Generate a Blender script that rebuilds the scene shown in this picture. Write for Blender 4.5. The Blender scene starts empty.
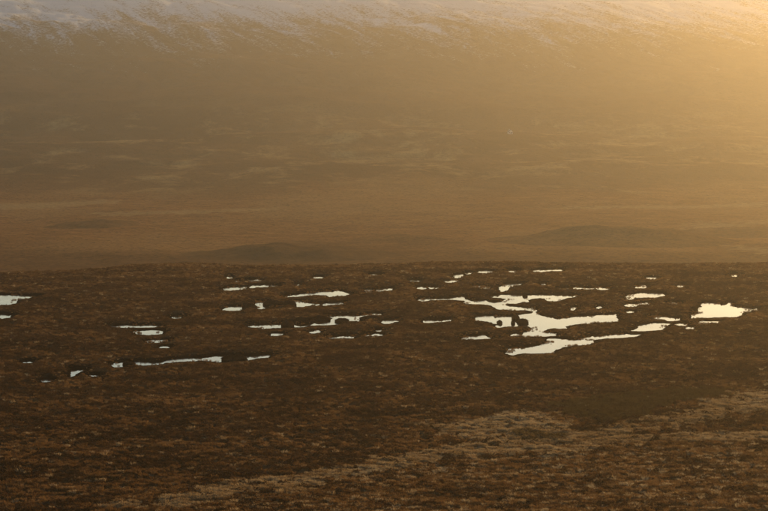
import bpy, math, random
import numpy as np

sc = bpy.context.scene
R = math.radians

# ---------------------------------------------------------------- camera
CAM_H, PITCH, HFOV = 60.0, R(4.05), R(20.0)
cam = bpy.data.objects.new('camera', bpy.data.cameras.new('camera'))
sc.collection.objects.link(cam)
sc.camera = cam
cam.location = (0, 0, CAM_H)
cam.rotation_euler = (R(90) - PITCH, 0, 0)
cam.data.sensor_width = 36
cam.data.lens = 18 / math.tan(HFOV / 2)
cam.data.clip_start = 0.5
cam.data.clip_end = 30000

# ---------------------------------------------------------------- sky and sun
SUN_EL, SUN_AZ = R(12.0), R(24.0)
world = bpy.data.worlds.new('World')
sc.world = world
world.use_nodes = True
wn = world.node_tree
sky = wn.nodes.new('ShaderNodeTexSky')
sky.sky_type = 'NISHITA'
sky.sun_disc = False
sky.sun_elevation = SUN_EL
sky.sun_rotation = SUN_AZ
sky.air_density = 1.0
sky.dust_density = 0.3
sky.ozone_density = 0.6
wn.links.new(sky.outputs[0], wn.nodes['Background'].inputs[0])
wn.nodes['Background'].inputs[1].default_value = 0.12
sun = bpy.data.objects.new('sun', bpy.data.lights.new('sun', 'SUN'))
sc.collection.objects.link(sun)
sun.data.energy = 5.0
sun.data.angle = R(0.5)
sun.data.color = (1.0, 0.62, 0.21)
sun.rotation_euler = (R(90) - SUN_EL, 0, math.pi - SUN_AZ)

sc.view_settings.view_transform = 'Standard'
sc.view_settings.look = 'None'
sc.view_settings.gamma = 1
sc.view_settings.exposure = -0.27
sc.cycles.use_denoising = True
sc.cycles.max_bounces = 4
sc.cycles.diffuse_bounces = 2
sc.cycles.volume_bounces = 0
sc.cycles.sample_clamp_indirect = 3.0
sc.cycles.transparent_max_bounces = 8

rng = np.random.default_rng(11)
random.seed(5)
COL = sc.collection

# ---------------------------------------------------------------- numeric helpers
def hash2(ix, iy, seed):
    h = (ix.astype(np.int64) * 374761393 + iy.astype(np.int64) * 668265263 + seed * 1442695041) & 0xFFFFFFFF
    h = ((h ^ (h >> 13)) * 1274126177) & 0xFFFFFFFF
    h = ((h ^ (h >> 16)) * 2246822519) & 0xFFFFFFFF
    h = h ^ (h >> 15)
    return h

def noise(x, y, scale, seed=0):
    """gradient noise, about -1..1"""
    x = np.asarray(x, float) / scale
    y = np.asarray(y, float) / scale
    ix = np.floor(x); iy = np.floor(y)
    fx = x - ix; fy = y - iy
    u = fx * fx * fx * (fx * (fx * 6 - 15) + 10)
    v = fy * fy * fy * (fy * (fy * 6 - 15) + 10)
    def g(dx, dy):
        a = hash2(ix + dx, iy + dy, seed) * (2 * math.pi / 4294967296.0)
        return np.cos(a) * (fx - dx) + np.sin(a) * (fy - dy)
    n = (g(0, 0) * (1 - u) + g(1, 0) * u) * (1 - v) + (g(0, 1) * (1 - u) + g(1, 1) * u) * v
    return n * 1.5

def fbm(x, y, scale, octaves=4, seed=0, gain=0.5):
    s = 0; a = 1
    for o in range(octaves):
        s = s + a * noise(x, y, scale / 2 ** o, seed + o * 17)
        a *= gain
    return s

def mounds(x, y, cell, seed=0):
    """rounded tussock domes, one per jittered cell: height 0..1"""
    cx = np.floor(x / cell); cy = np.floor(y / cell)
    best = np.zeros(np.shape(x))
    for dx in (-1, 0, 1):
        for dy in (-1, 0, 1):
            ix, iy = cx + dx, cy + dy
            h1 = hash2(ix, iy, seed) / 4294967296.0
            h2 = hash2(ix, iy, seed + 7) / 4294967296.0
            h3 = hash2(ix, iy, seed + 13) / 4294967296.0
            px = (ix + 0.15 + 0.7 * h1) * cell; py = (iy + 0.15 + 0.7 * h2) * cell
            r = cell * (0.45 + 0.4 * h3)
            d2 = ((x - px) ** 2 + (y - py) ** 2) / (r * r)
            best = np.maximum(best, (0.55 + 0.45 * h3) * np.clip(1 - d2, 0, 1) ** 0.6)
    return best

def sstep(a, b, x):
    t = np.clip((x - a) / (b - a), 0, 1)
    return t * t * (3 - 2 * t)

F_PX = 384 / math.tan(HFOV / 2)
CP, SP = math.cos(PITCH), math.sin(PITCH)

def ray(px, py):
    u = (px - 384) / F_PX
    v = (255.5 - py) / F_PX
    return np.array([u, CP + v * SP, -SP + v * CP])

def on_plane(px, py, z=0.0):
    d = ray(px, py)
    t = (z - CAM_H) / d[2]
    return d[0] * t, d[1] * t

# ---------------------------------------------------------------- large landform
PY = [-400, 0, 100, 200, 300, 360, 790, 815, 900, 1050, 1400, 1800, 2200, 2500, 2800, 3100, 3400, 3900, 4600, 4800, 5100]
PZ = [75, 58, 30, 9.0, 0.8, 0, 0, -1.2, -12, -33, -45, -46, -40, -22, 0, 28, 72, 163, 292, 298, 280]
_ty = np.arange(-500, 8001, 5.0)
_tz = np.interp(_ty, PY, PZ)
def _smooth(a, n):
    k = np.hanning(n + 2)[1:-1]; k /= k.sum()
    return np.convolve(np.pad(a, n // 2, mode='edge'), k, 'valid')
_near = _smooth(_tz, 9)
_far = _smooth(_tz, 61)
_w = sstep(1500, 2100, _ty)
_tz = _near * (1 - _w) + _far * _w

def landform(x, y):
    x = np.asarray(x, float); y = np.asarray(y, float)
    edge = sstep(650, 780, y) * (1 - sstep(1000, 1300, y))
    yy = y + edge * ((1 - sstep(-135, -60, x)) * 42 - noise(x, 0 * x + 3.3, 75, 91) * 13 + noise(x, 0 * x + 8.3, 24, 92) * 6)
    far = sstep(2100, 2800, y)
    yy = yy + far * (1 - sstep(4200, 4600, y)) * (noise(x, y, 600, 93) * 110 + noise(x, y, 280, 97) * 45)
    z = np.interp(yy, _ty, _tz)
    z = z + sstep(720, 785, y) * (1 - sstep(900, 960, y)) * (noise(x, y, 55, 94) * 0.3 + noise(x, y, 14, 95) * 0.35)
    # the foot of the slope the camera stands on, rising toward the camera at lower right
    s = ((x + 40) * 97 - (y - 318) * 100) / math.hypot(97, 100)
    s = s + noise(x, y, 40, 55) * 7
    z = z + np.where(y < 700, 0.032 * np.clip(s, 0, 90) * sstep(0, 25, s) * sstep(150, 280, y), 0)
    hill = sstep(2200, 2800, y)
    z = z + hill * (fbm(x * 0.6, y, 240, 4, 31) * 9.0)
    steep = sstep(3200, 3700, y)
    gx = x + y * 0.41
    z = z - steep * (1 - np.abs(noise(gx, y * 0.3, 130, 41))) ** 4 * 7
    z = z - steep * (1 - np.abs(noise(gx, y * 0.4, 52, 47))) ** 5 * 3
    val = sstep(900, 1100, y) * (1 - sstep(2100, 2900, y) * 0.6)
    z = z + val * (fbm(x, y * 0.6, 170, 3, 61) * 2.2)
    return z

def on_land(px, py, t0=None):
    d = ray(px, py)
    t = 250.0 if t0 is None else t0
    p = np.array([0, 0, CAM_H]) + d * t
    while t < 9000:
        p = np.array([0, 0, CAM_H]) + d * t
        g = float(landform(p[0], p[1]))
        if p[2] <= g:
            break
        t += max(0.4, (p[2] - g) * 0.5)
    return p

# ---------------------------------------------------------------- mesh helpers
def link(name, me, mat=None, parent=None, kind=None, label=None, cat=None, group=None):
    o = bpy.data.objects.new(name, me)
    COL.objects.link(o)
    if mat is not None and not me.materials:
        me.materials.append(mat)
    if parent is not None: o.parent = parent
    if kind: o['kind'] = kind
    if label: o['label'] = label
    if cat: o['category'] = cat
    if group: o['group'] = group
    return o

def np_mesh(name, verts, quads, smooth=True):
    me = bpy.data.meshes.new(name)
    verts = np.ascontiguousarray(verts, np.float32)
    quads = np.ascontiguousarray(quads, np.int32)
    n = quads.shape[1]
    me.vertices.add(len(verts)); me.vertices.foreach_set('co', verts.ravel())
    me.loops.add(quads.size); me.loops.foreach_set('vertex_index', quads.ravel())
    me.polygons.add(len(quads))
    me.polygons.foreach_set('loop_start', np.arange(0, quads.size, n, dtype=np.int32))
    me.polygons.foreach_set('use_smooth', np.full(len(quads), smooth))
    me.update(calc_edges=True)
    me.validate()
    return me

def grid_quads(nr, nc):
    i = np.arange(nr - 1)[:, None] * nc + np.arange(nc - 1)[None, :]
    return np.stack([i, i + 1, i + nc + 1, i + nc], -1).reshape(-1, 4)

def fattr(me, name, vals):
    a = me.attributes.new(name, 'FLOAT', 'POINT')
    a.data.foreach_set('value', np.ascontiguousarray(vals, np.float32).ravel())

# ---------------------------------------------------------------- material helpers
class NT:
    def __init__(self, name):
        self.m = bpy.data.materials.new(name)
        self.m.use_nodes = True
        self.t = self.m.node_tree
        self.t.nodes.clear()
        self.out = self.t.nodes.new('ShaderNodeOutputMaterial')
    def n(self, typ, **kw):
        nd = self.t.nodes.new(typ)
        for k, v in kw.items():
            if k.startswith('_'):
                setattr(nd, k[1:], v)
            else:
                nd.inputs[k.replace('__', ' ')].default_value = v
        return nd
    def l(self, a, b): self.t.links.new(a, b)
    def pos(self, sx=1, sy=1, sz=1):
        g = self.n('ShaderNodeNewGeometry')
        m = self.n('ShaderNodeVectorMath', _operation='MULTIPLY')
        m.inputs[1].default_value = (sx, sy, sz)
        self.l(g.outputs['Position'], m.inputs[0])
        return m.outputs[0]
    def noise(self, vec, scale, detail=4, rough=0.55, dist=0.0):
        nd = self.n('ShaderNodeTexNoise', Scale=scale, Detail=detail, Roughness=rough, Distortion=dist)
        self.l(vec, nd.inputs['Vector'])
        return nd.outputs['Fac']
    def ramp(self, fac, stops):
        r = self.n('ShaderNodeValToRGB')
        while len(r.color_ramp.elements) < len(stops): r.color_ramp.elements.new(0.5)
        for e, (p, c) in zip(r.color_ramp.elements, stops):
            e.position = p
            e.color = (*c, 1) if len(c) == 3 else c
        self.l(fac, r.inputs[0])
        return r.outputs[0]
    def mapr(self, fac, a, b, c=0, d=1):
        r = self.n('ShaderNodeMapRange', _interpolation_type='SMOOTHSTEP')
        for i, v in zip((1, 2, 3, 4), (a, b, c, d)): r.inputs[i].default_value = v
        self.l(fac, r.inputs[0])
        return r.outputs[0]
    def math(self, op, a, b):
        r = self.n('ShaderNodeMath', _operation=op)
        for i, v in enumerate((a, b)):
            if isinstance(v, (int, float)): r.inputs[i].default_value = v
            else: self.l(v, r.inputs[i])
        return r.outputs[0]
    def mix(self, fac, a, b):
        r = self.n('ShaderNodeMix', _data_type='RGBA')
        for i, v in ((0, fac), (6, a), (7, b)):
            if isinstance(v, (int, float)): r.inputs[i].default_value = v
            elif isinstance(v, tuple): r.inputs[i].default_value = (*v, 1)
            else: self.l(v, r.inputs[i])
        return r.outputs[2]
    def attr(self, name, typ='GEOMETRY'):
        a = self.n('ShaderNodeAttribute', _attribute_name=name, _attribute_type=typ)
        return a.outputs['Fac']
    def diffuse(self, col, rough=0.9, bump=None, bdist=0.1, bstr=1.0, spec=0.0):
        p = self.n('ShaderNodeBsdfPrincipled', Roughness=rough)
        p.inputs['Specular IOR Level'].default_value = spec
        if isinstance(col, tuple): p.inputs['Base Color'].default_value = (*col, 1)
        else: self.l(col, p.inputs['Base Color'])
        if bump is not None:
            b = self.n('ShaderNodeBump', Strength=bstr, Distance=bdist)
            self.l(bump, b.inputs['Height'])
            self.l(b.outputs[0], p.inputs['Normal'])
        self.l(p.outputs[0], self.out.inputs['Surface'])
        return self.m

# ---------------------------------------------------------------- materials
def mat_moor():
    t = NT('moor_ground')
    p = t.pos(1, 1, 1)
    big = t.noise(p, 0.05, 4, 0.6)
    mid = t.noise(p, 0.35, 5, 0.65)
    fine = t.noise(p, 2.5, 4, 0.7)
    c = t.ramp(mid, [(0.30, (0.055, 0.033, 0.017)), (0.50, (0.125, 0.071, 0.031)), (0.72, (0.19, 0.110, 0.047))])
    c = t.mix(t.mapr(big, 0.42, 0.62, 0, 0.6), c, (0.145, 0.074, 0.029))
    c = t.mix(t.mapr(fine, 0.35, 0.65, 0, 0.5), c, (0.055, 0.034, 0.018))
    c = t.mix(t.math('MULTIPLY', t.attr('pale'), 0.75), c, t.ramp(fine, [(0.3, (0.10, 0.07, 0.04)), (0.7, (0.24, 0.165, 0.085))]))
    c = t.mix(t.math('MULTIPLY', t.attr('rush'), 0.8), c, (0.12, 0.076, 0.030))
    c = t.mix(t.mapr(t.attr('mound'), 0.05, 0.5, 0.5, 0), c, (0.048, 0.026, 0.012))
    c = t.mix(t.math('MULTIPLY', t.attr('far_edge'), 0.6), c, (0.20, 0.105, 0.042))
    c = t.mix(t.attr('peat'), c, (0.012, 0.008, 0.005))
    return t.diffuse(c, 0.95, t.math('ADD', mid, fine), 0.25, 0.8)

def mat_far(name, snowy, heathery=False):
    t = NT(name)
    p = t.pos(1, 1, 1)
    g = t.n('ShaderNodeNewGeometry')
    sx = t.n('ShaderNodeSeparateXYZ')
    t.l(g.outputs['Position'], sx.inputs[0])
    PX, PYo, PZo = sx.outputs
    # valley: tawny grass with dark heather clumps
    big = t.noise(t.pos(1, 0.55, 1), 0.006, 4, 0.55)
    mid = t.noise(p, 0.04, 5, 0.65)
    fine = t.noise(p, 0.28, 5, 0.7)
    v = t.ramp(mid, [(0.3, (0.15, 0.070, 0.024)), (0.5, (0.23, 0.108, 0.036)), (0.7, (0.31, 0.155, 0.056))])
    v = t.mix(t.mapr(big, 0.45, 0.62, 0, 0.45), v, (0.32, 0.19, 0.075))
    v = t.mix(t.mapr(fine, 0.48, 0.66, 0, 0.85), v, (0.045, 0.024, 0.010))
    heath = t.math('ADD', PYo, t.math('MULTIPLY', t.math('SUBTRACT', big, 0.5), 900.0))
    v = t.mix(t.mapr(heath, 1400, 1640, 0.55, 0), v, t.ramp(fine, [(0.35, (0.11, 0.055, 0.022)), (0.6, (0.035, 0.020, 0.010))]))
    if heathery:
        v = t.mix(0.58, v, t.ramp(mid, [(0.35, (0.060, 0.036, 0.018)), (0.65, (0.125, 0.068, 0.029))]))
    v = t.mix(t.attr('pale'), v, t.ramp(fine, [(0.35, (0.45, 0.32, 0.15)), (0.6, (0.30, 0.20, 0.09))]))
    if not snowy:
        return t.diffuse(v, 0.95, fine, 1.2, 0.7)
    # hill: brown heath, paler grass in drifts
    hb = t.noise(t.pos(1, 0.45, 1), 0.0050, 5, 0.6, 0.6)
    hm = t.noise(t.pos(1, 0.6, 1), 0.013, 6, 0.68, 0.3)
    hf = t.noise(t.pos(1, 0.6, 2.5), 0.17, 6, 0.75)
    c = t.ramp(hb, [(0.34, (0.060, 0.029, 0.012)), (0.50, (0.085, 0.043, 0.018)), (0.62, (0.115, 0.063, 0.027)), (0.72, (0.145, 0.085, 0.037))])
    low = t.mapr(PZo, 12, 60, 1, 0.12)
    c = t.mix(t.math('MULTIPLY', t.mapr(hm, 0.48, 0.68, 0, 0.8), low), c, (0.36, 0.245, 0.105))
    c = t.mix(t.mapr(hf, 0.48, 0.68, 0, 0.7), c, (0.045, 0.027, 0.013))
    line = t.math('ADD', PYo, t.math('MULTIPLY', t.math('SUBTRACT', hb, 0.5), 700.0))
    c = t.mix(t.mapr(line, 2150, 2480), v, c)
    # snow above a ragged line; dark gullies run down through it
    cx = t.n('ShaderNodeCombineXYZ')
    t.l(t.math('ADD', PX, t.math('MULTIPLY', PYo, 0.41)), cx.inputs[0])
    t.l(t.math('MULTIPLY', PYo, 0.2), cx.inputs[1])
    gul = t.noise(cx.outputs[0], 0.022, 7, 0.70, 0.6)
    h = t.math('ADD', PZo, t.math('MULTIPLY', t.math('SUBTRACT', hb, 0.5), 90.0))
    h = t.math('ADD', h, t.math('MULTIPLY', t.math('SUBTRACT', gul, 0.5), 300.0))
    h = t.math('ADD', h, t.math('MULTIPLY', t.math('SUBTRACT', hf, 0.5), 300.0))
    c = t.mix(t.mapr(h, 165, 262, 0, 0.95), c, (0.76, 0.79, 0.84))
    return t.diffuse(c, 0.9, t.math('ADD', hf, gul), 4.0, 0.7)

def mat_water():
    t = NT('pool_water')
    p = t.n('ShaderNodeBsdfPrincipled', Roughness=0.04, IOR=1.33)
    t.l(t.mapr(t.noise(t.pos(1, 0.35, 1), 0.09, 4, 0.6), 0.42, 0.62, 0.02, 0.09), p.inputs['Roughness'])
    p.inputs['Base Color'].default_value = (0.006, 0.004, 0.002, 1)
    p.inputs['Specular IOR Level'].default_value = 0.5
    nz = t.noise(t.pos(1, 1, 1), 1.6, 2, 0.5)
    b = t.n('ShaderNodeBump', Strength=0.05, Distance=0.02)
    t.l(nz, b.inputs['Height']); t.l(b.outputs[0], p.inputs['Normal'])
    t.l(p.outputs[0], t.out.inputs['Surface'])
    return t.m

def mat_leaf(name, stops, trans=0.35, rnd=0.5):
    t = NT(name)
    oi = t.n('ShaderNodeObjectInfo')
    tone = t.attr('tone', 'INSTANCER')
    f = t.math('ADD', t.math('MULTIPLY', oi.outputs['Random'], rnd), t.math('MULTIPLY', tone, 1 - rnd))
    c = t.ramp(f, stops)
    d = t.n('ShaderNodeBsdfDiffuse'); t.l(c, d.inputs[0])
    tr = t.n('ShaderNodeBsdfTranslucent'); t.l(c, tr.inputs[0])
    ms = t.n('ShaderNodeMixShader', Fac=trans)
    t.l(d.outputs[0], ms.inputs[1]); t.l(tr.outputs[0], ms.inputs[2])
    t.l(ms.outputs[0], t.out.inputs['Surface'])
    return t.m

def mat_flat(name, a, b, scale, rough=0.85, bump=0.02):
    t = NT(name)
    tc = t.n('ShaderNodeTexCoord')
    nz = t.noise(tc.outputs['Object'], scale, 4, 0.6)
    c = t.ramp(nz, [(0.3, a), (0.7, b)])
    return t.diffuse(c, rough, nz, bump, 0.6)

M_MOOR, M_VALLEY, M_HILL, M_WATER = mat_moor(), mat_far('valley_grass', False), mat_far('hillside_heath_and_snow', True), mat_water()
M_KNOLL = mat_far('knoll_heather', False, True)
M_HEATHER = mat_leaf('heather_leaves', [(0.1, (0.066, 0.035, 0.016)), (0.5, (0.125, 0.063, 0.026)), (0.9, (0.20, 0.102, 0.040))], 0.15)
M_GRASS = mat_leaf('rust_grass_blades', [(0.1, (0.12, 0.062, 0.025)), (0.5, (0.20, 0.106, 0.043)), (0.9, (0.32, 0.185, 0.08))], 0.45)
M_PALE = mat_leaf('bleached_grass_blades', [(0.1, (0.24, 0.15, 0.07)), (0.5, (0.43, 0.30, 0.16)), (0.9, (0.56, 0.44, 0.28))], 0.45)
M_RUSH = mat_leaf('rush_stems', [(0.1, (0.10, 0.064, 0.024)), (0.9, (0.19, 0.122, 0.046))], 0.2)
M_PEAT = mat_flat('wet_peat', (0.008, 0.006, 0.004), (0.022, 0.014, 0.008), 1.5, 0.8, 0.15)
M_TURF = mat_flat('hag_turf', (0.016, 0.010, 0.006), (0.050, 0.027, 0.012), 2.0, 0.95, 0.2)

# ---------------------------------------------------------------- pools, traced on the bog plane
def zm(ox, oy, s):
    return lambda pts: [(ox + x / s, oy + y / s) for x, y in pts]
Z1, Z2, Z3, Z4 = zm(410, 260, 7.68), zm(460, 300, 7.68), zm(500, 260, 7.68), zm(550, 290, 7.68)
Z5, Z6, Z7, Z8 = zm(600, 280, 4.8), zm(215, 270, 7.68), zm(300, 270, 7.68), zm(60, 310, 3.49)
ZL = zm(0, 255, 3.785)

POOLS = []   # (polygon in photograph pixels, label)
def pool(*pts, label=None):
    POOLS.append((list(pts), label))

def sliver(z, x0, x1, y, h, tilt=0.0):
    """a narrow lens of open water"""
    n = 7
    top = []; bot = []
    for i in range(n):
        u = i / (n - 1)
        w = (1 - abs(2 * u - 1) ** 2.2) * (0.75 + 0.5 * random.random())
        cy = y + tilt * (u - 0.5) + (random.random() - 0.5) * h * 0.25
        x = x0 + (x1 - x0) * u
        top.append((x, cy - h * 0.5 * w - h * 0.05)); bot.append((x, cy + h * 0.5 * w + h * 0.05))
    pool(*z(top + bot[::-1]))

pool(*(Z1([(60, 303), (85, 292), (200, 288), (240, 291), (360, 283), (418, 276), (424, 303), (450, 312), (520, 310), (570, 308),
           (600, 322), (650, 328), (690, 322), (735, 308), (745, 295), (710, 284), (640, 280), (600, 276), (680, 270)])
       + Z3([(0, 268), (100, 263), (230, 266), (330, 262), (560, 265), (625, 272), (560, 275), (500, 285), (450, 305), (400, 308),
             (370, 305), (350, 288), (300, 282), (240, 290), (215, 300), (215, 315), (160, 318), (110, 328), (60, 326), (35, 345),
             (60, 355), (140, 362), (210, 365), (272, 362), (276, 385), (262, 398), (250, 382), (180, 375), (100, 378), (40, 370)])
       + Z1([(700, 372), (655, 362), (640, 345), (600, 335), (560, 332), (470, 328), (425, 330), (418, 304), (390, 302), (330, 296),
             (240, 297), (140, 302), (100, 308)])), label='upper winding pool')
pool(*(Z2([(115, 155), (132, 122), (200, 118), (280, 120), (400, 125), (460, 110), (540, 105), (556, 98), (575, 88), (600, 112),
           (640, 122), (700, 128)])
       + Z4([(70, 212), (150, 205), (250, 195), (350, 192), (450, 188), (505, 182), (515, 215), (522, 232), (460, 238), (350, 240),
             (280, 250), (170, 255), (125, 272), (125, 285), (60, 288)])
       + Z2([(740, 206), (680, 212), (635, 232), (650, 250), (740, 256), (735, 265), (640, 270), (560, 272), (520, 275), (470, 270),
             (500, 250), (555, 215), (540, 195), (480, 187), (420, 195), (360, 194), (290, 203), (275, 200), (285, 180), (240, 160),
             (160, 150)])), label='main pool')
pool(*Z2([(385, 272), (400, 258), (420, 250), (445, 258), (465, 264), (430, 272)]))
pool(*Z2([(10, 290), (30, 275), (100, 272), (140, 275), (180, 262), (200, 275), (260, 287), (180, 292), (90, 293), (30, 297)]))
pool(*(Z2([(345, 408), (375, 385), (370, 370), (440, 362), (530, 355), (600, 348), (650, 335), (668, 315), (690, 295)])
       + Z4([(80, 372), (210, 382), (250, 368), (310, 350), (400, 345), (500, 338), (590, 335), (610, 342), (710, 341), (640, 350),
             (590, 352), (520, 362), (430, 362), (360, 368), (330, 378), (330, 405), (270, 412), (180, 415), (105, 430), (90, 440),
             (40, 448), (25, 465)])
       + Z2([(715, 395), (640, 402), (560, 402), (500, 400), (440, 405), (410, 415), (380, 408)])))
for a in ((335, 412, 117, 16, -8), (425, 472, 97, 8, -4), (525, 635, 85, 13, 0), (0, 80, 153, 8, 0), (265, 370, 158, 9, -5),
          (60, 128, 207, 15, 0), (140, 222, 206, 11, 0), (495, 560, 197, 6, 3), (550, 612, 205, 16, 6)):
    sliver(Z1, *a)
pool(*Z1([(95, 475), (110, 462), (150, 455), (195, 464), (230, 455), (280, 452), (315, 448), (312, 462), (250, 466), (190, 470), (150, 476)]))
pool(*(Z1([(685, 205), (720, 192)]) + Z3([(10, 195), (60, 178), (180, 175), (160, 182), (100, 190), (65, 205), (60, 222), (15, 235), (0, 225)])))
for a in ((65, 138, 78, 13, 0), (255, 392, 75, 13, -3), (398, 482, 70, 11, 0), (310, 357, 178, 7, 0), (458, 530, 212, 7, 0),
          (550, 632, 211, 13, 2), (640, 720, 213, 5, 0), (545, 582, 368, 16, -16), (745, 777, 360, 14, -10)):
    sliver(Z3, *a)
pool(*Z5([(125, 88), (130, 70), (180, 62), (200, 59), (300, 62), (312, 70), (260, 78), (170, 82), (140, 88)]))
pool(*Z5([(437, 178), (445, 165), (470, 155), (470, 140), (485, 128), (483, 112), (510, 106), (575, 110), (582, 122), (608, 118),
          (618, 104), (630, 108), (630, 125), (680, 130), (730, 135), (728, 142), (680, 152), (675, 165), (660, 172), (580, 172),
          (520, 176), (490, 174)]))
pool(*Z5([(225, 175), (290, 170), (330, 176), (380, 178), (378, 190), (330, 192), (320, 184), (270, 180)]))
pool(*Z5([(135, 240), (185, 230), (190, 215), (230, 210), (250, 205), (310, 207), (338, 209), (310, 218), (300, 232), (240, 239), (200, 240)]))
for a in ((-20, 47, 36, 9, 0), (168, 227, 28, 11, -8), (370, 405, 25, 6, -2), (115, 182, 117, 9, -3), (185, 240, 110, 5, 0),
          (325, 387, 108, 5, 0), (365, 422, 210, 6, -2), (412, 450, 227, 6, 0), (475, 532, 200, 6, 0), (540, 570, 199, 5, 0),
          (125, 160, 150, 4, 0), (735, 757, 137, 4, 0)):
    sliver(Z5, *a)
for a in ((294, 334, 85, 5, 0), (619, 639, 75, 8, 0)):
    sliver(zm(568, 255, 3.785), *a)
for a in ((85, 132, 50, 11, 0), (160, 192, 80, 7, 0), (240, 356, 72, 9, 0), (260, 372, 122, 13, -10), (378, 412, 115, 13, 0),
          (430, 497, 115, 6, 0), (615, 652, 104, 9, 0), (465, 507, 274, 17, 0)):
    sliver(Z6, *a)
pool(*Z6([(60, 148), (80, 132), (160, 124), (245, 127), (235, 138), (150, 145), (110, 150)]))
pool(*(Z6([(530, 192), (600, 188), (680, 178)]) + Z7([(0, 180), (100, 168), (200, 160), (215, 155), (250, 165), (290, 150), (315, 165),
       (390, 180), (340, 190), (290, 192), (225, 198), (205, 185), (100, 182), (0, 192)]) + Z6([(620, 196), (540, 199)])))
pool(*Z6([(55, 300), (75, 285), (120, 274), (190, 272), (218, 275), (202, 290), (185, 302), (110, 305)]))
pool(*Z6([(305, 262), (315, 240), (345, 236), (385, 238), (375, 258), (415, 275), (390, 285), (350, 292), (325, 282)]))
pool(*(Z6([(612, 277), (615, 250), (605, 230), (640, 238), (690, 242)]) + Z7([(30, 240), (60, 250), (150, 255), (150, 263), (60, 265), (10, 275)])))
pool(*Z7([(160, 262), (200, 250), (335, 245), (330, 252), (240, 258), (180, 265)]))
pool(*(Z6([(260, 430), (256, 408), (290, 412), (330, 418), (380, 412), (450, 408), (500, 405), (555, 402), (600, 403), (625, 412), (650, 414)])
       + Z7([(20, 405), (80, 392), (95, 388), (130, 392), (240, 386), (245, 370), (230, 352), (260, 348), (300, 340), (400, 338), (450, 346),
             (490, 345), (530, 332), (620, 328), (620, 338), (550, 342), (500, 355), (462, 362), (457, 386), (390, 384), (330, 384),
             (275, 390), (265, 400), (312, 408), (220, 416), (120, 416), (50, 418)])
       + Z6([(690, 425), (640, 432), (600, 432), (500, 435), (440, 437), (380, 442), (340, 434), (300, 432)])))
pool(*Z7([(620, 400), (640, 382), (700, 378), (745, 375), (755, 388), (700, 398), (650, 405)]))
pool(*Z6([(425, 498), (430, 488), (480, 480), (530, 482), (520, 490), (450, 498)]))
for a in ((498, 553, 153, 16, 0), (105, 177, 50, 13, 0), (540, 622, 28, 5, 0), (590, 617, 458, 7, 0), (75, 162, 468, 13, -8)):
    sliver(Z7, *a)
pool(*Z7([(575, 160), (600, 145), (650, 138), (710, 132), (714, 145), (650, 152)]))
pool((327, 335.8), (342, 335), (346, 334), (353, 334), (356, 335), (354, 337), (342, 337.2), (330, 337))
sliver(zm(0, 0, 1), 361, 383, 334.3, 1.6, -0.6)
for a in ((180, 342, 54, 8, 0), (298, 378, 106, 7, -2), (345, 382, 127, 3, 0), (393, 422, 22, 3, 0), (100, 140, 226, 3, 0)):
    sliver(Z8, *a)
pool(*Z8([(250, 74), (300, 70), (345, 69), (360, 72), (355, 80), (310, 83), (270, 80)]))
pool(*Z8([(35, 225), (44, 215), (38, 205), (95, 203), (85, 208), (60, 214), (50, 225), (40, 230)]))
pool(*Z8([(180, 190), (190, 182), (220, 178), (262, 178), (300, 178), (355, 181), (370, 172), (440, 166), (500, 162), (555, 156),
          (600, 158), (655, 157), (700, 156), (732, 153), (730, 162), (690, 165), (655, 172), (600, 174), (555, 178), (500, 172),
          (430, 176), (370, 180), (330, 188), (290, 190), (262, 189), (235, 192), (205, 196), (190, 196)]))
for a in ((155, 197, 471, 8, -3), (85, 122, 402, 4, 0), (648, 684, 232, 7, 0)):
    sliver(ZL, *a)
pool(*ZL([(-130, 150), (0, 149), (60, 151), (150, 153), (100, 160), (62, 165), (62, 178), (30, 184), (0, 184), (-130, 188)]))
pool(*ZL([(-90, 220), (0, 221), (47, 226), (35, 232), (0, 237), (-90, 240)]))

def densify(poly, step):
    out = []
    n = len(poly)
    for i in range(n):
        a = np.array(poly[i]); b = np.array(poly[(i + 1) % n])
        k = max(1, int(np.hypot(*(b - a)) / step))
        for j in range(k):
            out.append(a + (b - a) * j / k)
    return np.array(out)

def pool_world(poly):
    p = np.array(poly, float)
    area = 0.5 * np.sum(p[:, 0] * np.roll(p[:, 1], -1) - np.roll(p[:, 0], -1) * p[:, 1])
    if area < 0: p = p[::-1]
    # the near bank hides the nearest strip of water, so the true shore is a little nearer
    d = np.roll(p, -1, 0) - np.roll(p, 1, 0)
    ny = -d[:, 0] / (np.hypot(d[:, 0], d[:, 1]) + 1e-9)   # outward normal, +y is down in the picture
    p = p.copy()
    p[:, 1] += np.where(ny > 0, 1.5 * ny, 0.2 * ny)
    return np.array([on_plane(x, y) for x, y in p])

def poly_sd(px, py, poly):
    """signed distance, negative inside"""
    a = poly; b = np.roll(poly, -1, 0)
    best = np.full(px.shape, 1e18); inside = np.zeros(px.shape, bool)
    for (ax, ay), (bx, by) in zip(a, b):
        ex, ey = bx - ax, by - ay
        L = ex * ex + ey * ey + 1e-12
        t = np.clip(((px - ax) * ex + (py - ay) * ey) / L, 0, 1)
        dx = px - ax - t * ex; dy = py - ay - t * ey
        best = np.minimum(best, dx * dx + dy * dy)
        c = ((ay > py) != (by > py)) & (px < ex * (py - ay) / (ey if abs(ey) > 1e-12 else 1e-12) + ax)
        inside ^= c
    d = np.sqrt(best)
    return np.where(inside, -d, d)

POOLW = [pool_world(p) for p, _ in POOLS]

def pools_sd(x, y, margin=8.0):
    sd = np.full(x.shape, margin)
    for pw in POOLW:
        lo = pw.min(0) - margin; hi = pw.max(0) + margin
        m = (x > lo[0]) & (x < hi[0]) & (y > lo[1]) & (y < hi[1])
        if m.any():
            sd[m] = np.minimum(sd[m], poly_sd(x[m], y[m], pw))
    return sd

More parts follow.
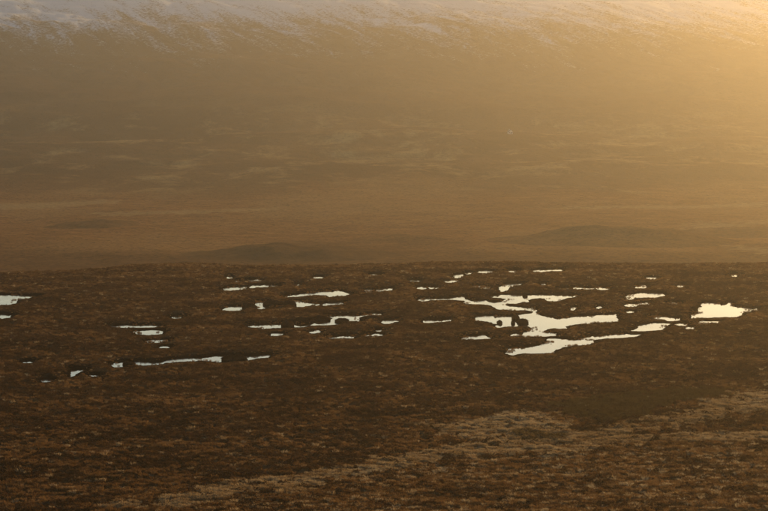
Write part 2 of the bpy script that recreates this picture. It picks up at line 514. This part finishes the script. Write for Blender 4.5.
# ---------------------------------------------------------------- ground-cover zones traced on the slope foot
def zone_world(pts, t0=None):
    return np.array([on_land(x, y, t0)[:2] for x, y in pts])
PALE = [zone_world(z) for z in (
    [(120, 514), (190, 500), (260, 487), (330, 474), (400, 462), (470, 450), (520, 446), (500, 456), (420, 470), (350, 482), (280, 497), (220, 512)],
    [(428, 432), (470, 425), (520, 418), (548, 424), (570, 432), (582, 446), (560, 458), (510, 464), (480, 458), (500, 446), (470, 440)],
    [(582, 440), (630, 430), (680, 418), (730, 402), (790, 385), (790, 412), (740, 418), (690, 428), (640, 436), (600, 444)],
    [(540, 446), (620, 440), (700, 438), (790, 436), (790, 450), (700, 446), (620, 448), (560, 456)])]
SLOPE = [zone_world([(130, 530), (300, 490), (440, 466), (560, 452), (700, 446), (800, 440), (800, 530)])]
RUSH = [zone_world(z) for z in ([(552, 410), (580, 404), (640, 397), (700, 391), (735, 393), (722, 400), (690, 406), (655, 412), (645, 421), (605, 426), (572, 421)],
                                [(515, 441), (540, 436), (556, 444), (530, 450)])]

def zone(x, y, polys, seed, soft=3.0, ragged=5.0):
    out = np.zeros(x.shape)
    rag = fbm(x, y, 9, 3, seed) * ragged
    for pw in polys:
        lo = pw.min(0) - 15; hi = pw.max(0) + 15
        m = (x > lo[0]) & (x < hi[0]) & (y > lo[1]) & (y < hi[1])
        if m.any():
            sd = poly_sd(x[m], y[m], pw) + rag[m]
            out[m] = np.maximum(out[m], 1 - sstep(-soft, soft, sd))
    return out

# ---------------------------------------------------------------- moor (the bog shelf)
def build_moor():
    ys = [262.0]
    while ys[-1] < 905:
        y = ys[-1]
        ys.append(y + (0.45 + 0.55 * (y - 262) / 534 if y < 830 else 4.0))
    ys = np.array(ys)
    nc = 880
    u = np.linspace(-1, 1, nc)
    hw = ys * math.tan(HFOV / 2) * 1.22 + 12
    X = hw[:, None] * u[None, :]
    Y = np.repeat(ys[:, None], nc, 1)
    # an even sheet of vertices would show; wobble it
    X = X + noise(X, Y, 3.1, 5) * 0.08
    Z = landform(X, Y)
    flat = sstep(290, 420, Y) * (1 - sstep(780, 830, Y))
    hum = np.clip(fbm(X, Y, 5.5, 3, 71) + 0.15, 0, 2)
    tus = np.clip(noise(X, Y, 1.5, 77) + 0.1, 0, 1)
    hag = np.clip(fbm(X, Y, 26, 3, 79) - 0.15, 0, 1)
    Z = Z + 0.30 + 0.10 * noise(X, Y, 50, 80) + 0.30 * hum + 0.12 * tus + 0.35 * hag * flat
    # tussocks: big on the near slope, smaller out on the bog
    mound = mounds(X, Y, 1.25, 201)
    Z = Z + mound * (0.30 + 0.36 * (1 - sstep(340, 520, Y)))
    rough = 1 - sstep(330, 450, Y)
    Z = Z + rough * (0.20 * np.clip(noise(X, Y, 2.6, 83), 0, 1) + 0.22 * noise(X, Y, 7, 84))
    sd = pools_sd(X, Y)
    sdj = sd + noise(X, Y, 5.0, 86) * 0.45 + noise(X, Y, 2.0, 87) * 0.5 + noise(X, Y, 0.9, 88) * 0.25
    f = sstep(-0.6, 0.55, sdj)
    nb = 1 - sstep(-0.5, 2.0, np.minimum.reduce([pools_sd(X * (1 + k / Y), Y + k) for k in (3.0, 6.0, 9.0)]))
    lowshore = 0.42 + 0.58 * sstep(0.4, 4, sdj)
    lowshore = lowshore * (1 - 0.72 * nb)
    Zb = np.where(sd < 7.9, 0.12 + (Z - 0.12) * lowshore, Z)
    Zc = np.where(sd < 7.9, -0.7 + (Zb + 0.7) * f, Z)
    pale = zone(X, Y, PALE, 101) * (0.55 + 0.45 * sstep(-0.3, 0.3, fbm(X, Y, 4, 2, 103)))
    slope = zone(X, Y, SLOPE, 104, 9.0, 8.0) * (0.6 + 0.4 * sstep(-0.4, 0.5, fbm(X, Y, 5, 3, 105)))
    rush = zone(X, Y, RUSH, 107, 2.0, 3.0)
    peat = (1 - sstep(0.6, 4.0, sdj + noise(X, Y, 4, 89) * 1.4))
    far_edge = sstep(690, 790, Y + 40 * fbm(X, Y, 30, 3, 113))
    peat = np.maximum(peat, 0.5 * (1 - far_edge) * sstep(0.15, 0.65, fbm(X, Y, 17, 3, 109)) * sstep(400, 470, Y) * (1 - 0.4 * hum))
    V = np.stack([X, Y, Zc], -1).reshape(-1, 3)
    me = np_mesh('moor', V, grid_quads(*X.shape))
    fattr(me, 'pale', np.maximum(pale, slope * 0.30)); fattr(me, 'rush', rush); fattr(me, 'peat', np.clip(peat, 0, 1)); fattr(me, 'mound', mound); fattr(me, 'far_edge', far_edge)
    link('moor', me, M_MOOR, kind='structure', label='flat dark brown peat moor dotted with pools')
    return X, Y, Zc, sd, pale, rush, peat, nb, mound, slope, far_edge

X, Y, Z, SD, PALEF, RUSHF, PEATF, NEARBANK, MOUND, SLOPEF, EDGEF = build_moor()

def build_near_slope():
    """the slope under the camera, below the frame"""
    ys = np.concatenate([np.linspace(-380, 240, 100), [254, 262.3]])
    u = np.linspace(-1, 1, 60)
    hw = np.maximum(ys, 0) * math.tan(HFOV / 2) * 1.22 + 12 + np.clip((240 - ys) * 0.3, 0, 90)
    XX = hw[:, None] * u; YY = np.repeat(ys[:, None], 60, 1)
    ZZ = landform(XX, YY) + 0.25 + 0.35 * fbm(XX, YY, 14, 2, 84)
    ZZ = np.where(YY > 258, ZZ - 0.3, ZZ)
    me = np_mesh('near_slope', np.stack([XX, YY, ZZ], -1).reshape(-1, 3), grid_quads(*XX.shape))
    link('near_slope', me, M_MOOR, kind='structure', label='rough heathery slope below the viewpoint')
build_near_slope()

# ---------------------------------------------------------------- water
def build_pools():
    for i, pw in enumerate(POOLW):
        lo = pw.min(0) - 2.5; hi = pw.max(0) + 2.5
        nx = max(4, int((hi[0] - lo[0]) / 0.8)); ny = max(4, int((hi[1] - lo[1]) / 1.1))
        gx, gy = np.meshgrid(np.linspace(lo[0], hi[0], nx), np.linspace(lo[1], hi[1], ny))
        keep = (poly_sd(gx.ravel(), gy.ravel(), pw) < 1.7)
        q = grid_quads(ny, nx)
        q = q[keep[q].any(1)]
        used = np.unique(q)
        idx = np.full(nx * ny, -1); idx[used] = np.arange(len(used))
        v = np.stack([gx.ravel()[used], gy.ravel()[used], np.full(len(used), -0.0008 * i)], -1)
        me = np_mesh('pool', v, idx[q])
        link('pool', me, M_WATER, kind='structure', label=POOLS[i][1])
build_pools()

# ---------------------------------------------------------------- valley floor and hillside
def lumps(x, y):
    return np.clip(noise(x, y, 9, 131), 0, 1) * 0.5 + np.clip(noise(x, y, 22, 133), 0, 1) * 0.6

def build_far():
    ys = [845.0]
    while ys[-1] < 5050:
        y = ys[-1]
        ys.append(y + (12 if y < 990 else 3.4 if y < 2250 else 3.4 + (y - 2250) * 0.0018))
    ys = np.array(ys)
    nc = 500
    u = np.linspace(-1, 1, nc)
    u = 0.55 * u + 0.45 * u ** 3
    hw = ys * 0.36 + 40
    FX = hw[:, None] * u; FY = np.repeat(ys[:, None], nc, 1)
    FZ = landform(FX, FY)
    FZ = np.where(FY < 905, FZ - 1.0, FZ)
    lump = lumps(FX, FY)
    FZ = FZ + lump * (1 - sstep(2250, 2600, FY))
    FZ = FZ + sstep(2250, 2700, FY) * (fbm(FX * 0.5, FY, 60, 4, 137) * (2.0 - 1.3 * sstep(3200, 3700, FY)))
    streaks = 0.5 * zone(FX, FY, [zone_world(z, 880) for z in (
        [(688, 226), (702, 222), (740, 224), (770, 220), (800, 218), (800, 222), (765, 224), (735, 228), (712, 228), (698, 233)],
        [(705, 242), (740, 246), (790, 252), (790, 256), (740, 250)],
        [(-20, 205), (40, 203), (110, 200), (118, 203), (60, 208), (-20, 210)],
        [(95, 213), (170, 211), (270, 208), (275, 210), (190, 214), (110, 216)],
        [(540, 208), (640, 206), (790, 202), (790, 204), (650, 209)])], 111, 5.0, 22.0)
    k = int(np.searchsorted(ys, 2190))
    for name, sl, mat, lab in (('valley_floor', slice(0, k + 1), M_VALLEY, 'orange brown grassy valley floor beyond the moor'),
                               ('hillside', slice(k, None), M_HILL, 'hazy brown hillside rising to a snowy top')):
        P = np.stack([FX[sl], FY[sl], FZ[sl]], -1)
        me = np_mesh(name, P.reshape(-1, 3), grid_quads(P.shape[0], nc))
        fattr(me, 'pale', streaks[sl])
        link(name, me, mat, kind='structure', label=lab)
build_far()

# knolls on the valley floor
def knoll(px, py_base, dist, half_w, height, depth, skew, label, seed):
    d = ray(px, py_base); t = dist / d[1]
    cx = d[0] * t; cy = dist
    n = 90
    gu, gv = np.meshgrid(np.linspace(-1.15, 1.15, n), np.linspace(-1.15, 1.15, 50))
    r = np.sqrt(np.abs(gu - skew * 0.3 * (1 - gu ** 2)) ** 2.0 + gv ** 2)
    bump = height * (np.cos(np.clip(r, 0, 1) * math.pi) * 0.5 + 0.5) ** 0.85
    x = cx + gu * half_w; y = cy + gv * depth
    bump = bump * (1 + 0.45 * fbm(x, y, 60, 3, seed)) + np.where(bump > 0.3, 0.5 * noise(x, y, 8, seed + 3), 0)
    z = landform(x, y) + lumps(x, y) + bump - 0.12 - 2.5 * sstep(0.95, 1.12, r)
    me = np_mesh('knoll', np.stack([x, y, z], -1).reshape(-1, 3), grid_quads(50, n))
    link('knoll', me, M_KNOLL, kind='structure', label=label)
knoll(608, 250, 1640, 102, 11.0, 95, 0.4, 'long low brown knoll on the right of the valley floor', 201)
knoll(291, 262, 1480, 78, 6.5, 75, -0.1, 'broad dark knoll just behind the moor edge', 211)
knoll(92, 228, 1850, 44, 3.6, 60, 0.1, 'small low knoll on the left of the valley floor', 221)
knoll(745, 240, 1760, 60, 3.5, 70, -0.2, 'low knoll at the right edge of the valley', 231)

# ---------------------------------------------------------------- peat hags standing in the pools
def peat_hag(z, cx, cy_bot, w, h, label, seed, group='peat hags in the bog pools'):
    (bx, by), = z([(cx, cy_bot)])
    (ex, ey), = z([(cx, cy_bot - h)])
    (wx, _), = z([(cx + w, cy_bot)])
    W = wx - bx; V = by - ey
    x0, y0 = on_plane(bx, by + 0.2)
    ppm = F_PX / y0                                  # photograph pixels per metre there
    sin = CAM_H / y0
    vis = V / ppm
    hgt = min(0.62 * vis, 1.25)
    dep = max((vis - hgt) / sin, 0.9 * W / ppm)
    a, b = W / ppm / 2, dep / 2
    root = bpy.data.objects.new('peat_hag', None); COL.objects.link(root)
    root.location = (x0, y0 + b, 0)
    root['label'] = label; root['category'] = 'peat hag'; root['group'] = group
    rs = np.random.default_rng(seed)
    ph = rs.uniform(0, 6.28, 6)
    na = 26
    ang = np.linspace(0, 2 * math.pi, na, endpoint=False)
    rr = 1 + 0.10 * np.sin(2 * ang + ph[0]) + 0.07 * np.sin(3 * ang + ph[1]) + 0.05 * np.sin(5 * ang + ph[2])
    def ring(scale, zz, nz):
        j = 1 + rs.uniform(-0.05, 0.05, na)
        sq = (np.abs(np.cos(ang)) ** 2.6 + np.abs(np.sin(ang)) ** 2.6) ** (-1 / 2.6)
        return np.stack([a * scale * rr * j * sq * np.cos(ang), b * scale * rr * j * sq * np.sin(ang), zz * (1 + 0.16 * np.sin(ang + ph[3]) + 0.10 * np.sin(3 * ang + ph[4])) + rs.uniform(-nz, nz, na)], -1)
    def lathe(rings, cap):
        v = np.concatenate(rings + [np.array([[0, 0, cap]])])
        q = []
        for k in range(len(rings) - 1):
            for i in range(na):
                q.append((k * na + i, k * na + (i + 1) % na, (k + 1) * na + (i + 1) % na, (k + 1) * na + i))
        top = len(v) - 1; k = len(rings) - 1
        me = bpy.data.meshes.new('m')
        me.from_pydata(v.tolist(), [], q + [(k * na + i, k * na + (i + 1) % na, top) for i in range(na)])
        for p in me.polygons: p.use_smooth = True
        return me
    bank = lathe([ring(1.0, -0.7, 0), ring(0.98, 0.03, 0.02), ring(0.95, hgt * 0.25, 0.04), ring(0.86, hgt * 0.42, 0.04), ring(0.7, hgt * 0.55, 0.03)], hgt * 0.62)
    link('peat_bank', bank, M_PEAT, parent=root)
    turf = lathe([ring(0.97, hgt * 0.24, 0.04), ring(0.95, hgt * 0.42, 0.06), ring(0.82, hgt * 0.68, 0.07), ring(0.60, hgt * 0.88, 0.08), ring(0.32, hgt * 1.0, 0.07)], hgt * 1.02)
    link('turf_cap', turf, M_TURF, parent=root)
    # shaggy heather on the cap
    n = int(min(420, 60 + a * b * 22))
    v = []; f = []
    for k in range(n):
        aa = rs.uniform(0, 6.283); ra = math.sqrt(rs.uniform(0, 1))
        x = a * ra * 1.0 * math.cos(aa); y = b * ra * 1.0 * math.sin(aa)
        zb = hgt * (1.0 - 0.65 * ra ** 2.6) - 0.05
        az = rs.uniform(0, 6.283); L = rs.uniform(0.14, 0.34); wd = rs.uniform(0.04, 0.09)
        lean = rs.uniform(0, 0.7)
        dx, dy = math.cos(az), math.sin(az)
        i = len(v)
        v += [(x - dy * wd, y + dx * wd, zb), (x + dy * wd, y - dx * wd, zb), (x + dx * lean * L, y + dy * lean * L, zb + L)]
        f.append((i, i + 1, i + 2))
    me = bpy.data.meshes.new('m'); me.from_pydata(v, [], f)
    h_ = link('heather', me, M_TURF, parent=root); h_['kind'] = 'stuff'

HAGS = [
    (Z2, 306, 182, 46, 32, 'small round peat hag standing alone in the left arm of the main pool'),
    (Z2, 411, 188, 28, 34, 'tiniest upright peat hag, in the narrows of the main pool'),
    (Z2, 489, 182, 96, 48, 'wide blocky peat hag in the centre of the main pool'),
    (Z2, 432, 150, 58, 42, 'dark peat hag against the far bank of the main pool'),
    (Z3, 196, 284, 40, 22, 'lone small peat hag on the far shore of the upper winding pool'),
    (Z6, 555, 436, 108, 62, 'dark rounded peat hag between two bright strips of water, left of centre'),
    (Z7, 22, 405, 150, 48, 'broad dark peat hag behind the short bright strip, left of centre'),
    (Z7, 162, 390, 150, 46, 'long dark peat hag at the inner bend of the forked pool'),
    (Z7, 322, 400, 120, 38, 'dark peat hag enclosed by the arms of the forked pool'),
    (Z7, 545, 388, 160, 46, 'low dark peat hag at the right end of the forked pool'),
    (Z6, 262, 302, 120, 50, 'dark peat hag between the two small grey pools on the left'),
    (Z6, 440, 272, 135, 46, 'dark peat hag beside the notched pale pool left of centre'),
    (Z6, 565, 275, 110, 46, 'dark peat hag left of the pointed pale pool'),
    (Z8, 605, 180, 98, 30, 'large dark peat hag near the right end of the long thin pool'),
    (Z8, 238, 193, 44, 17, 'small dark peat hag near the left end of the long thin pool'),
    (Z5, 462, 150, 34, 26, 'dark peat hag at the left shore of the star shaped pool'),
]
for i, (z, cx, cb, w, h, lab) in enumerate(HAGS):
    peat_hag(z, cx, cb, w, h, lab, 300 + i)

# ---------------------------------------------------------------- house far up the hillside
def build_house():
    p = on_land(510, 134, 2200)
    s = float(p[1])
    root = bpy.data.objects.new('house', None); COL.objects.link(root)
    root.location = (p[0], p[1], float(landform(p[0], p[1])) - 0.4)
    root.rotation_euler = (0, 0, R(12))
    root['label'] = 'tiny pale house with a pointed gable alone on the far hillside'
    root['category'] = 'house'
    wall = mat_flat('whitewash', (0.55, 0.50, 0.44), (0.62, 0.57, 0.50), 0.6)
    slate = mat_flat('slate_roof', (0.25, 0.22, 0.19), (0.32, 0.28, 0.25), 1.2)
    dark = mat_flat('dark_pane', (0.02, 0.02, 0.025), (0.04, 0.04, 0.045), 2.0, 0.2)
    w, l, e, r = 2.7, 4.6, 3.3, 6.0
    def part(name, v, f, m, par=root):
        me = bpy.data.meshes.new(name); me.from_pydata(v, [], f); return link(name, me, m, parent=par)
    part('wall', [(-w, -l, -2), (w, -l, -2), (w, l, -2), (-w, l, -2), (-w, -l, e), (w, -l, e), (w, l, e), (-w, l, e), (0, -l, r), (0, l, r)],
         [(0, 1, 5, 8, 4), (1, 2, 6, 5), (2, 3, 7, 9, 6), (3, 0, 4, 7), (3, 2, 1, 0)], wall)
    roof = []
    rf = []
    for sgn in (-1, 1):
        b = len(roof)
        o = 0.4
        ex, ez = sgn * (w + o), e - 0.36 + 0.05
        roof += [(ex, -l - 0.25, ez), (ex, l + 0.25, ez), (0, l + 0.25, r + 0.05), (0, -l - 0.25, r + 0.05),
                 (ex, -l - 0.25, ez + 0.3), (ex, l + 0.25, ez + 0.3), (0, l + 0.25, r + 0.38), (0, -l - 0.25, r + 0.38)]
        rf += [tuple(b + i for i in q) for q in ((0, 1, 2, 3), (4, 5, 6, 7), (0, 1, 5, 4), (1, 2, 6, 5), (3, 2, 6, 7), (0, 3, 7, 4))]
    ro = part('roof', roof, rf, slate)
    def box(x0, x1, y0, y1, z0, z1):
        v = [(x, y, z) for z in (z0, z1) for y in (y0, y1) for x in (x0, x1)]
        return v, [(0, 1, 3, 2), (4, 5, 7, 6), (0, 1, 5, 4), (2, 3, 7, 6), (0, 2, 6, 4), (1, 3, 7, 5)]
    part('chimney', *box(-0.45, 0.45, 3.4, 4.3, r - 0.8, r + 1.0), wall, ro)
    part('door', *box(-0.5, 0.5, -l - 0.06, -l + 0.1, 0.4, 2.5), dark)
    for x in (-1.6, 1.6):
        part('window', *box(x - 0.45, x + 0.45, -l - 0.05, -l + 0.1, 1.4, 2.7), dark)
build_house()

# ---------------------------------------------------------------- ground cover
LIB = bpy.data.collections.new('ground_cover_library')

def blades(name, n, spread, length, width, lean, mat, seed, segs=2):
    rs = np.random.default_rng(seed)
    v = []; f = []
    for k in range(n):
        aa = rs.uniform(0, 6.283); ra = spread * math.sqrt(rs.uniform(0, 1))
        x, y = ra * math.cos(aa), ra * math.sin(aa)
        az = aa + rs.normal(0, 0.8)
        L = length * rs.uniform(0.55, 1.15); wd = width * rs.uniform(0.7, 1.3)
        ln = lean * rs.uniform(0.3, 1.3)
        dx, dy = math.cos(az), math.sin(az)
        tx, ty = -dy, dx
        tw = rs.uniform(0, 3.14)
        tx, ty = tx * math.cos(tw) - ty * math.sin(tw), tx * math.sin(tw) + ty * math.cos(tw)
        i = len(v)
        mx, mz = ln * 0.35 * L, 0.62 * L
        ex, ez = ln * 0.95 * L, max(0.25, 1 - 0.45 * ln) * L
        v += [(x - tx * wd, y - ty * wd, -0.08), (x + tx * wd, y + ty * wd, -0.08),
              (x + dx * mx - tx * wd * 0.8, y + dy * mx - ty * wd * 0.8, mz), (x + dx * mx + tx * wd * 0.8, y + dy * mx + ty * wd * 0.8, mz),
              (x + dx * ex, y + dy * ex, ez)]
        f += [(i, i + 1, i + 3, i + 2), (i + 2, i + 3, i + 4)]
    me = bpy.data.meshes.new(name); me.from_pydata(v, [], f); me.materials.append(mat)
    return me

def sprigs(name, n, rad, hgt, leaf, mat, seed):
    """a low heather dome of many small leafy sprigs"""
    rs = np.random.default_rng(seed)
    v = []; f = []
    for k in range(n):
        aa = rs.uniform(0, 6.283); ra = math.sqrt(rs.uniform(0, 1))
        x, y = rad * ra * math.cos(aa), rad * ra * math.sin(aa)
        top = hgt * (1 - ra ** 2.2) * rs.uniform(0.7, 1.1)
        z = top * rs.uniform(0.45, 1.0)
        nrm = np.array([x * 0.7, y * 0.7, rad * 0.6]) + rs.normal(0, 0.25, 3)
        nrm /= np.linalg.norm(nrm)
        t = np.cross(nrm, rs.normal(0, 1, 3)); t /= np.linalg.norm(t)
        b = np.cross(nrm, t)
        s = leaf * rs.uniform(0.6, 1.3)
        c = np.array([x, y, z])
        i = len(v)
        up = np.array([0, 0, s * 1.2])
        v += [tuple(c - t * s), tuple(c + b * s * 0.5), tuple(c + t * s), tuple(c + b * 0.3 * s + up)]
        f += [(i, i + 1, i + 3), (i + 1, i + 2, i + 3)]
    me = bpy.data.meshes.new(name); me.from_pydata(v, [], f); me.materials.append(mat)
    return me

def cover(name, meshes, pts, scales, tones, label):
    coll = bpy.data.collections.new(name + '_library')
    for i, me in enumerate(meshes):
        coll.objects.link(bpy.data.objects.new('%s_clump_%d' % (name, i), me))
    n = len(pts)
    me = bpy.data.meshes.new(name)
    me.vertices.add(n); me.vertices.foreach_set('co', np.ascontiguousarray(pts, np.float32).ravel())
    fattr(me, 'size', scales); fattr(me, 'tone', tones); fattr(me, 'turn', rng.uniform(0, 6.283, n))
    a = me.attributes.new('pick', 'INT', 'POINT')
    a.data.foreach_set('value', rng.integers(0, len(meshes), n).astype(np.int32))
    o = link(name, me, meshes[0].materials[0], kind='stuff', label=label)
    g = bpy.data.node_groups.new(name + '_scatter', 'GeometryNodeTree')
    g.interface.new_socket('Geometry', in_out='INPUT', socket_type='NodeSocketGeometry')
    g.interface.new_socket('Geometry', in_out='OUTPUT', socket_type='NodeSocketGeometry')
    N = g.nodes
    gi, go = N.new('NodeGroupInput'), N.new('NodeGroupOutput')
    mp = N.new('GeometryNodeMeshToPoints')
    inst = N.new('GeometryNodeInstanceOnPoints')
    ci = N.new('GeometryNodeCollectionInfo')
    ci.inputs['Collection'].default_value = coll
    ci.inputs['Separate Children'].default_value = True
    ci.inputs['Reset Children'].default_value = True
    def at(nm, ty):
        q = N.new('GeometryNodeInputNamedAttribute'); q.data_type = ty; q.inputs[0].default_value = nm
        return q.outputs[0]
    cr = N.new('ShaderNodeCombineXYZ')
    er = N.new('FunctionNodeEulerToRotation')
    g.links.new(at('turn', 'FLOAT'), cr.inputs[2]); g.links.new(cr.outputs[0], er.inputs[0])
    g.links.new(gi.outputs[0], mp.inputs['Mesh'])
    g.links.new(mp.outputs[0], inst.inputs['Points'])
    g.links.new(ci.outputs[0], inst.inputs['Instance'])
    inst.inputs['Pick Instance'].default_value = True
    g.links.new(at('pick', 'INT'), inst.inputs['Instance Index'])
    g.links.new(er.outputs[0], inst.inputs['Rotation'])
    g.links.new(at('size', 'FLOAT'), inst.inputs['Scale'])
    g.links.new(inst.outputs[0], go.inputs[0])
    md = o.modifiers.new('scatter', 'NODES'); md.node_group = g
    return o

# sample the moor grid
ny_, nx_ = X.shape
cw = (X[:-1, 1:] - X[:-1, :-1]) * (Y[1:, :-1] - Y[:-1, :-1])
def sample(dens_fn, n):
    """n points on the moor with density given per grid cell"""
    d = dens_fn * cw
    p = np.cumsum(d.ravel()); p /= p[-1]
    k = np.searchsorted(p, rng.uniform(0, 1, n))
    i, j = np.divmod(k, nx_ - 1)
    u = rng.uniform(0, 1, n); v = rng.uniform(0, 1, n)
    def bl(A):
        return (A[i, j] * (1 - u) + A[i, j + 1] * u) * (1 - v) + (A[i + 1, j] * (1 - u) + A[i + 1, j + 1] * u) * v
    return np.stack([bl(X), bl(Y), bl(Z)], -1), i, j

c = (slice(0, -1), slice(0, -1))
xs, ysc, sdc = X[c], Y[c], SD[c]
vis = (np.abs(xs) < ysc * math.tan(HFOV / 2) * 1.10 + 6) & (ysc < 835) & (ysc > 290)
dry = sstep(0.35, 1.0, sdc) * vis
near = 1 + 1.6 * (1 - sstep(330, 470, ysc))
mosaic = np.clip(sstep(-0.35, 0.35, fbm(xs, ysc, 14, 4, 141)) + 0.5 * SLOPEF[c] + 0.4 * EDGEF[c], 0, 1)      # 0 heather, 1 grass
top = 0.06 + sstep(0.25, 0.75, MOUND[c])                     # grass sits on the tussocks
tonef = 0.5 + 0.45 * fbm(X, Y, 30, 3, 151) + 0.30 * fbm(X, Y, 7, 2, 157) + 0.28 * SLOPEF + 0.35 * EDGEF
shore = (0.38 + 0.62 * sstep(0.6, 5.0, SD)) * (1 - 0.6 * NEARBANK)                 # plants are short along the shores

pts, i, j = sample(dry * (0.4 + 0.6 * top) * (1.15 - mosaic) * (1 - PALEF[c] * 0.8) * (1 - 0.6 * RUSHF[c]), 62000)
cover('heather', [sprigs('heather_clump', 60, 0.75, 0.42, 0.13, M_HEATHER, 400 + k) for k in range(4)], pts,
      rng.uniform(0.6, 1.35, len(pts)) * shore[i, j], np.clip(tonef[i, j] + rng.normal(0, 0.12, len(pts)), 0, 1),
      'dark brown winter heather covering the moor')
pts, i, j = sample(dry * near * (0.25 + mosaic) * top * (1 - PALEF[c] * 0.7) * (1 - 0.6 * RUSHF[c]), 78000)
cover('moor_grass', [blades('moor_grass_tuft', 42, 0.34, 0.50, 0.022, 1.0, M_GRASS, 420 + k) for k in range(5)], pts,
      rng.uniform(0.55, 1.35, len(pts)) * shore[i, j], np.clip(tonef[i, j] + rng.normal(0, 0.12, len(pts)), 0, 1),
      'rust brown deer grass tufts covering the moor')
pts, i, j = sample(vis * top * (PALEF[c] ** 1.4 + 0.05 * SLOPEF[c] + 0.004 * near), 17000)
cover('bleached_grass', [blades('bleached_grass_tuft', 46, 0.36, 0.55, 0.022, 1.1, M_PALE, 440 + k) for k in range(4)], pts,
      rng.uniform(0.6, 1.4, len(pts)) * shore[i, j], np.clip(tonef[i, j] + rng.normal(0, 0.15, len(pts)), 0, 1),
      'straw coloured dead grass along the foot of the near slope')
pts, i, j = sample(vis * RUSHF[c] ** 2, 5500)
cover('rushes', [blades('rush_clump', 46, 0.22, 0.85, 0.014, 0.35, M_RUSH, 460 + k) for k in range(3)], pts,
      rng.uniform(0.6, 1.1, len(pts)), rng.uniform(0, 1, len(pts)),
      'smooth dark olive patch of rushes at lower right')

# sedge standing in the shallows and overhanging the pool edges
pts, i, j = sample(vis * sstep(-2.2, -0.6, sdc) * (1 - sstep(0.2, 0.9, sdc)) * sstep(0.1, 0.5, fbm(xs, ysc, 9, 3, 171)), 1700)
pts[:, 2] = np.maximum(pts[:, 2], -0.05)
cover('sedge', [blades('sedge_tuft', 26, 0.30, 0.42, 0.020, 0.8, M_GRASS, 480 + k) for k in range(3)], pts,
      rng.uniform(0.5, 1.1, len(pts)), rng.uniform(0, 0.5, len(pts)), 'brown sedge growing in the pool margins')

# ---------------------------------------------------------------- haze
def build_haze():
    x0, x1, y0, y1, z0, z1 = -2300, 2300, -450, 5200, -60, 325
    v = [(x, y, z) for z in (z0, z1) for y in (y0, y1) for x in (x0, x1)]
    me = bpy.data.meshes.new('haze')
    me.from_pydata(v, [], [(0, 2, 3, 1), (4, 5, 7, 6), (0, 1, 5, 4), (2, 6, 7, 3), (0, 4, 6, 2), (1, 3, 7, 5)])
    m = bpy.data.materials.new('haze_air'); m.use_nodes = True
    t = m.node_tree; t.nodes.clear()
    out = t.nodes.new('ShaderNodeOutputMaterial')
    pv = t.nodes.new('ShaderNodeVolumePrincipled')
    pv.inputs['Color'].default_value = (0.93, 0.86, 0.81, 1)
    pv.inputs['Density'].default_value = 0.80e-4
    pv.inputs['Anisotropy'].default_value = 0.825
    t.links.new(pv.outputs[0], out.inputs['Volume'])
    link('haze', me, m, kind='stuff', label='golden sunlit haze filling the valley')
build_haze()
